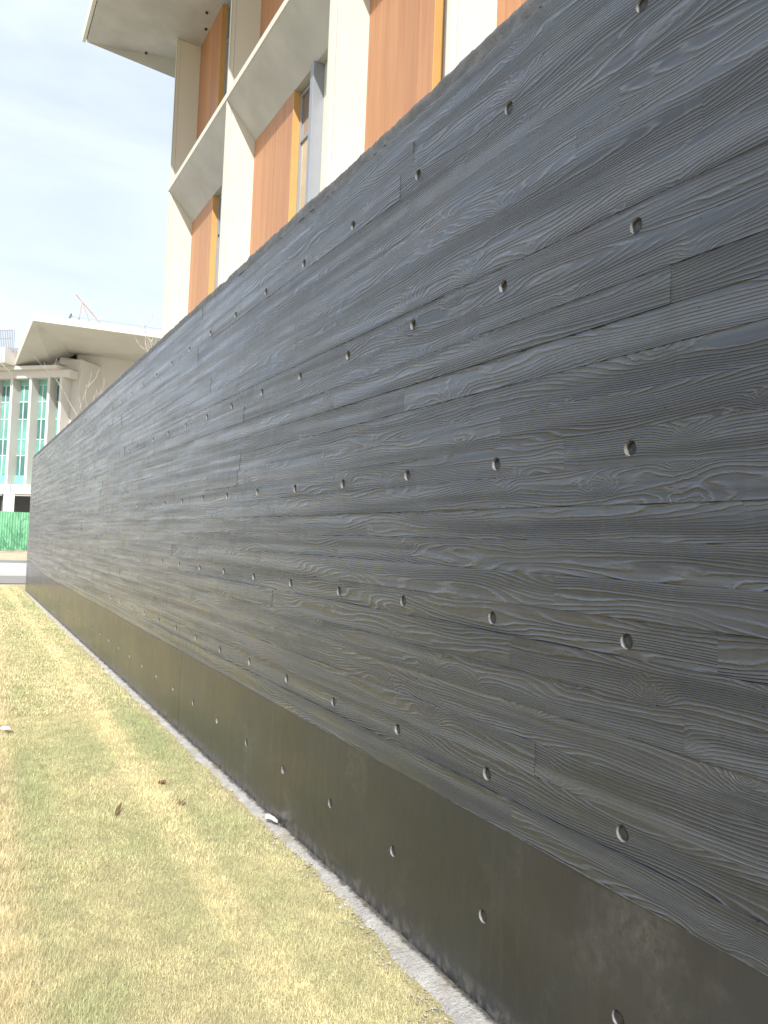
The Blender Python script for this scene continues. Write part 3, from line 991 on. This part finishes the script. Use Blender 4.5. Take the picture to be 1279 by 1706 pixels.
# steel frame on the roof
dav = tag(empty('steel_frame', (6.9, 54.6, 15.3)), 'rust coloured triangular steel frame standing on the distant roof', 'steel frame')
def strut(name, a, b, rr):
    bm = bmesh.new(); tube(bm, [a, b], [rr, rr], 4)
    o = from_bm(name, bm, M_rust, dav); o.location = (-6.9, -54.6, -15.3)
strut('boom', (6.16, 54.0, 17.42), (8.05, 54.6, 15.75), 0.04)
strut('leg', (6.57, 54.1, 17.05), (6.42, 54.3, 15.5), 0.036)
strut('leg', (6.60, 54.1, 17.02), (7.32, 54.5, 15.5), 0.026)

# green hoarding
hoard = tag(empty('hoarding', (3, 55.6, 0)), 'green site hoarding standing in front of the distant building', 'hoarding')
for i in range(11):
    x0 = -15.4 + (i + 9) * 1.86
    bm = bmesh.new()
    nx = 24
    vs = [[bm.verts.new((x0 + 1.84 * k / nx - 3, (0.025 if k % 2 else -0.025), z)) for k in range(nx + 1)] for z in (-0.1, 2.60 + random.uniform(-.02, .02))]
    for k in range(nx):
        bm.faces.new((vs[0][k], vs[0][k + 1], vs[1][k + 1], vs[1][k]))
    ex = bmesh.ops.extrude_face_region(bm, geom=bm.faces[:])
    for w in ex['geom']:
        if isinstance(w, bmesh.types.BMVert):
            w.co.y += 0.03
    bmesh.ops.recalc_face_normals(bm, faces=bm.faces)
    from_bm('hoarding_panel', bm, M_green, hoard)
    bm = bmesh.new(); tube(bm, [(x0 - 3.01, 0.08, -0.1), (x0 - 3.01, 0.08, 2.66)], [0.03, 0.03], 6)
    from_bm('post', bm, M_mull, hoard)

# white wrapped posts standing behind the hoarding
for i, (x, lab) in enumerate(((3.02, 'white board on a thin pole rising above the green hoarding, left one'), (4.75, 'white board above the hoarding right against the black wall end'))):
    e = tag(empty('sign_board', (x, 57.4, 0)), lab, 'board', 'white boards above the hoarding')
    box('board_face', -0.34, 0.34, -0.04, 0.04, 1.9, 3.85, M_mull, e, 0.01)
    bm = bmesh.new(); tube(bm, [(0.05, 0.07, 0), (0.05, 0.07, 5.0)], [0.035, 0.03], 6)
    from_bm('pole', bm, M_rail, e)

# ------------------------------------------------------------------ bare trees
M_bark = simple('pale_bark', (0.50, 0.45, 0.38), 0.8, 0.2, 3)
M_barkd = simple('grey_bark', (0.24, 0.21, 0.17), 0.85, 0.2, 3)
def bare_tree(loc, h, label, seed, spread=0.5, r0=0.09, mat=M_bark, levels=4, lean=(0, 0), twig=0.008):
    rd = random.Random(seed)
    e = tag(empty('bare_tree', loc), label, 'tree')
    tb, lb = bmesh.new(), bmesh.new()
    def grow(bm, p, d, L, rr, lev):
        n = 5
        pts, rs = [p.copy()], [rr]
        q, dd = p.copy(), d.copy()
        for i in range(n):
            dd = (dd + Vector((rd.gauss(0, .10), rd.gauss(0, .10), rd.gauss(0.04, .05)))).normalized()
            q = q + dd * L / n
            pts.append(q.copy()); rs.append(max(twig * 0.6, rr * (1 - 0.62 * (i + 1) / n)))
        tube(bm, pts, rs, 6 if lev == 0 else 4 if lev < 2 else 3)
        if lev >= levels:
            return
        kids = 6 if lev == 0 else rd.choice((3, 4, 5))
        for k in range(kids):
            i = rd.randint(2 if lev == 0 else 1, n)
            a = rd.uniform(0, 2 * math.pi)
            side = Vector((math.cos(a), math.sin(a), 0.0))
            nd = (dd * (1 - spread) + side * spread + Vector((0, 0, 0.25))).normalized()
            grow(lb, pts[i], nd, L * rd.uniform(0.45, 0.68), max(twig, rs[i] * 0.6), lev + 1)
    grow(tb, Vector((0, 0, 0)), Vector((lean[0], lean[1], 1)).normalized(), h * 0.5, r0, 0)
    from_bm('trunk', tb, mat, e, True)
    from_bm('branches', lb, mat, e, True)
    return e
bare_tree((5.6, 29.5, 0), 13.5, 'leafless pale tree whose twigs cross the distant roof just above the black wall', 3, 0.45, 0.10, M_bark, 4, (0.0, 0), 0.014)
bare_tree((4.5, 31.5, 0), 10.4, 'lower leafless tree whose twigs cross the distant pale wall', 9, 0.5, 0.08, M_bark, 3, (-0.05, 0), 0.010)
bare_tree((0.4, 50.0, 0), 11.0, 'leafless tree at the left edge in front of the teal windows', 5, 0.62, 0.13, M_bark, 4, (0.05, 0), 0.02)

# ------------------------------------------------------------------ litter on the lawn
M_paper = simple('white_scrap', (0.78, 0.76, 0.70), 0.6, 0.06, 30)
M_leaf = simple('dead_leaf', (0.20, 0.13, 0.07), 0.7, 0.3, 60)
def scrap(loc, pts, label, mat, cat, name, th=0.006):
    bm = bmesh.new()
    lo = [bm.verts.new((x, y, z)) for x, y, z in pts]
    hi = [bm.verts.new((x * 0.96, y * 0.96, z + th)) for x, y, z in pts]
    c0 = bm.verts.new((0, 0, sum(p[2] for p in pts) / len(pts) * 0.6))
    c1 = bm.verts.new((0, 0, sum(p[2] for p in pts) / len(pts) * 0.6 + th * 1.2))
    n = len(pts)
    for i in range(n):
        j = (i + 1) % n
        bm.faces.new((lo[i], lo[j], hi[j], hi[i]))
        bm.faces.new((c0, lo[j], lo[i]))
        bm.faces.new((c1, hi[i], hi[j]))
    bmesh.ops.recalc_face_normals(bm, faces=bm.faces)
    return tag(from_bm(name, bm, mat, None, loc=loc), label, cat)
scrap((1.462, 3.60, 0.030), [(0.8 * a, 0.8 * b, 0.8 * c) for a, b, c in [(-0.035, 0.02, 0.018), (-0.02, 0.065, 0.02), (0.01, 0.075, 0.012), (0.03, 0.03, 0.004), (0.032, -0.03, 0), (0.012, -0.062, 0.012), (-0.012, -0.05, 0.026), (-0.02, -0.01, 0.028)]],
      'folded white scrap lying on the mortar strip against the black wall', M_paper, 'scrap', 'paper_scrap', 0.01)
scrap((0.375, 6.0, 0.03), [(-0.03, 0, 0.006), (-0.01, 0.05, 0.01), (0.03, 0.04, 0.004), (0.035, -0.03, 0.008), (0, -0.05, 0.01)],
      'small white scrap on the grass at the left edge', M_paper, 'scrap', 'paper_scrap', 0.006)
scrap((0.80, 4.08, 0.018), [(0.7 * a, 0.8 * b, c) for a, b, c in [(-0.035, -0.075, 0.0), (-0.018, -0.02, 0.008), (0.012, 0.03, 0.014), (0.05, 0.085, 0.02), (0.03, 0.03, 0.004), (0.005, -0.03, 0.002)]],
      'curled dark brown leaf lying in the middle of the lawn', M_leaf, 'leaf', 'dead_leaf', 0.003)
def tuft(loc, label, n, seed):
    rd = random.Random(seed)
    bm = bmesh.new()
    for i in range(n):
        a, q = rd.uniform(0, 6.28), rd.uniform(0, 0.022)
        x, y = q * math.cos(a), q * math.sin(a)
        tube(bm, [(x, y, 0), (x * 1.5, y * 1.5, 0.014), (x * 2.1, y * 2.1, 0.018)], [0.004, 0.0045, 0.002], 5)
    return tag(from_bm('weed_tuft', bm, M_leaf, None, loc=loc), label, 'weed')
tuft((1.125, 4.09, 0.004), 'small dark withered weed tuft nearer of two on the pale stripe', 9, 4)
tuft((1.12, 4.49, 0.004), 'small dark withered weed tuft farther of two on the pale stripe', 7, 5)
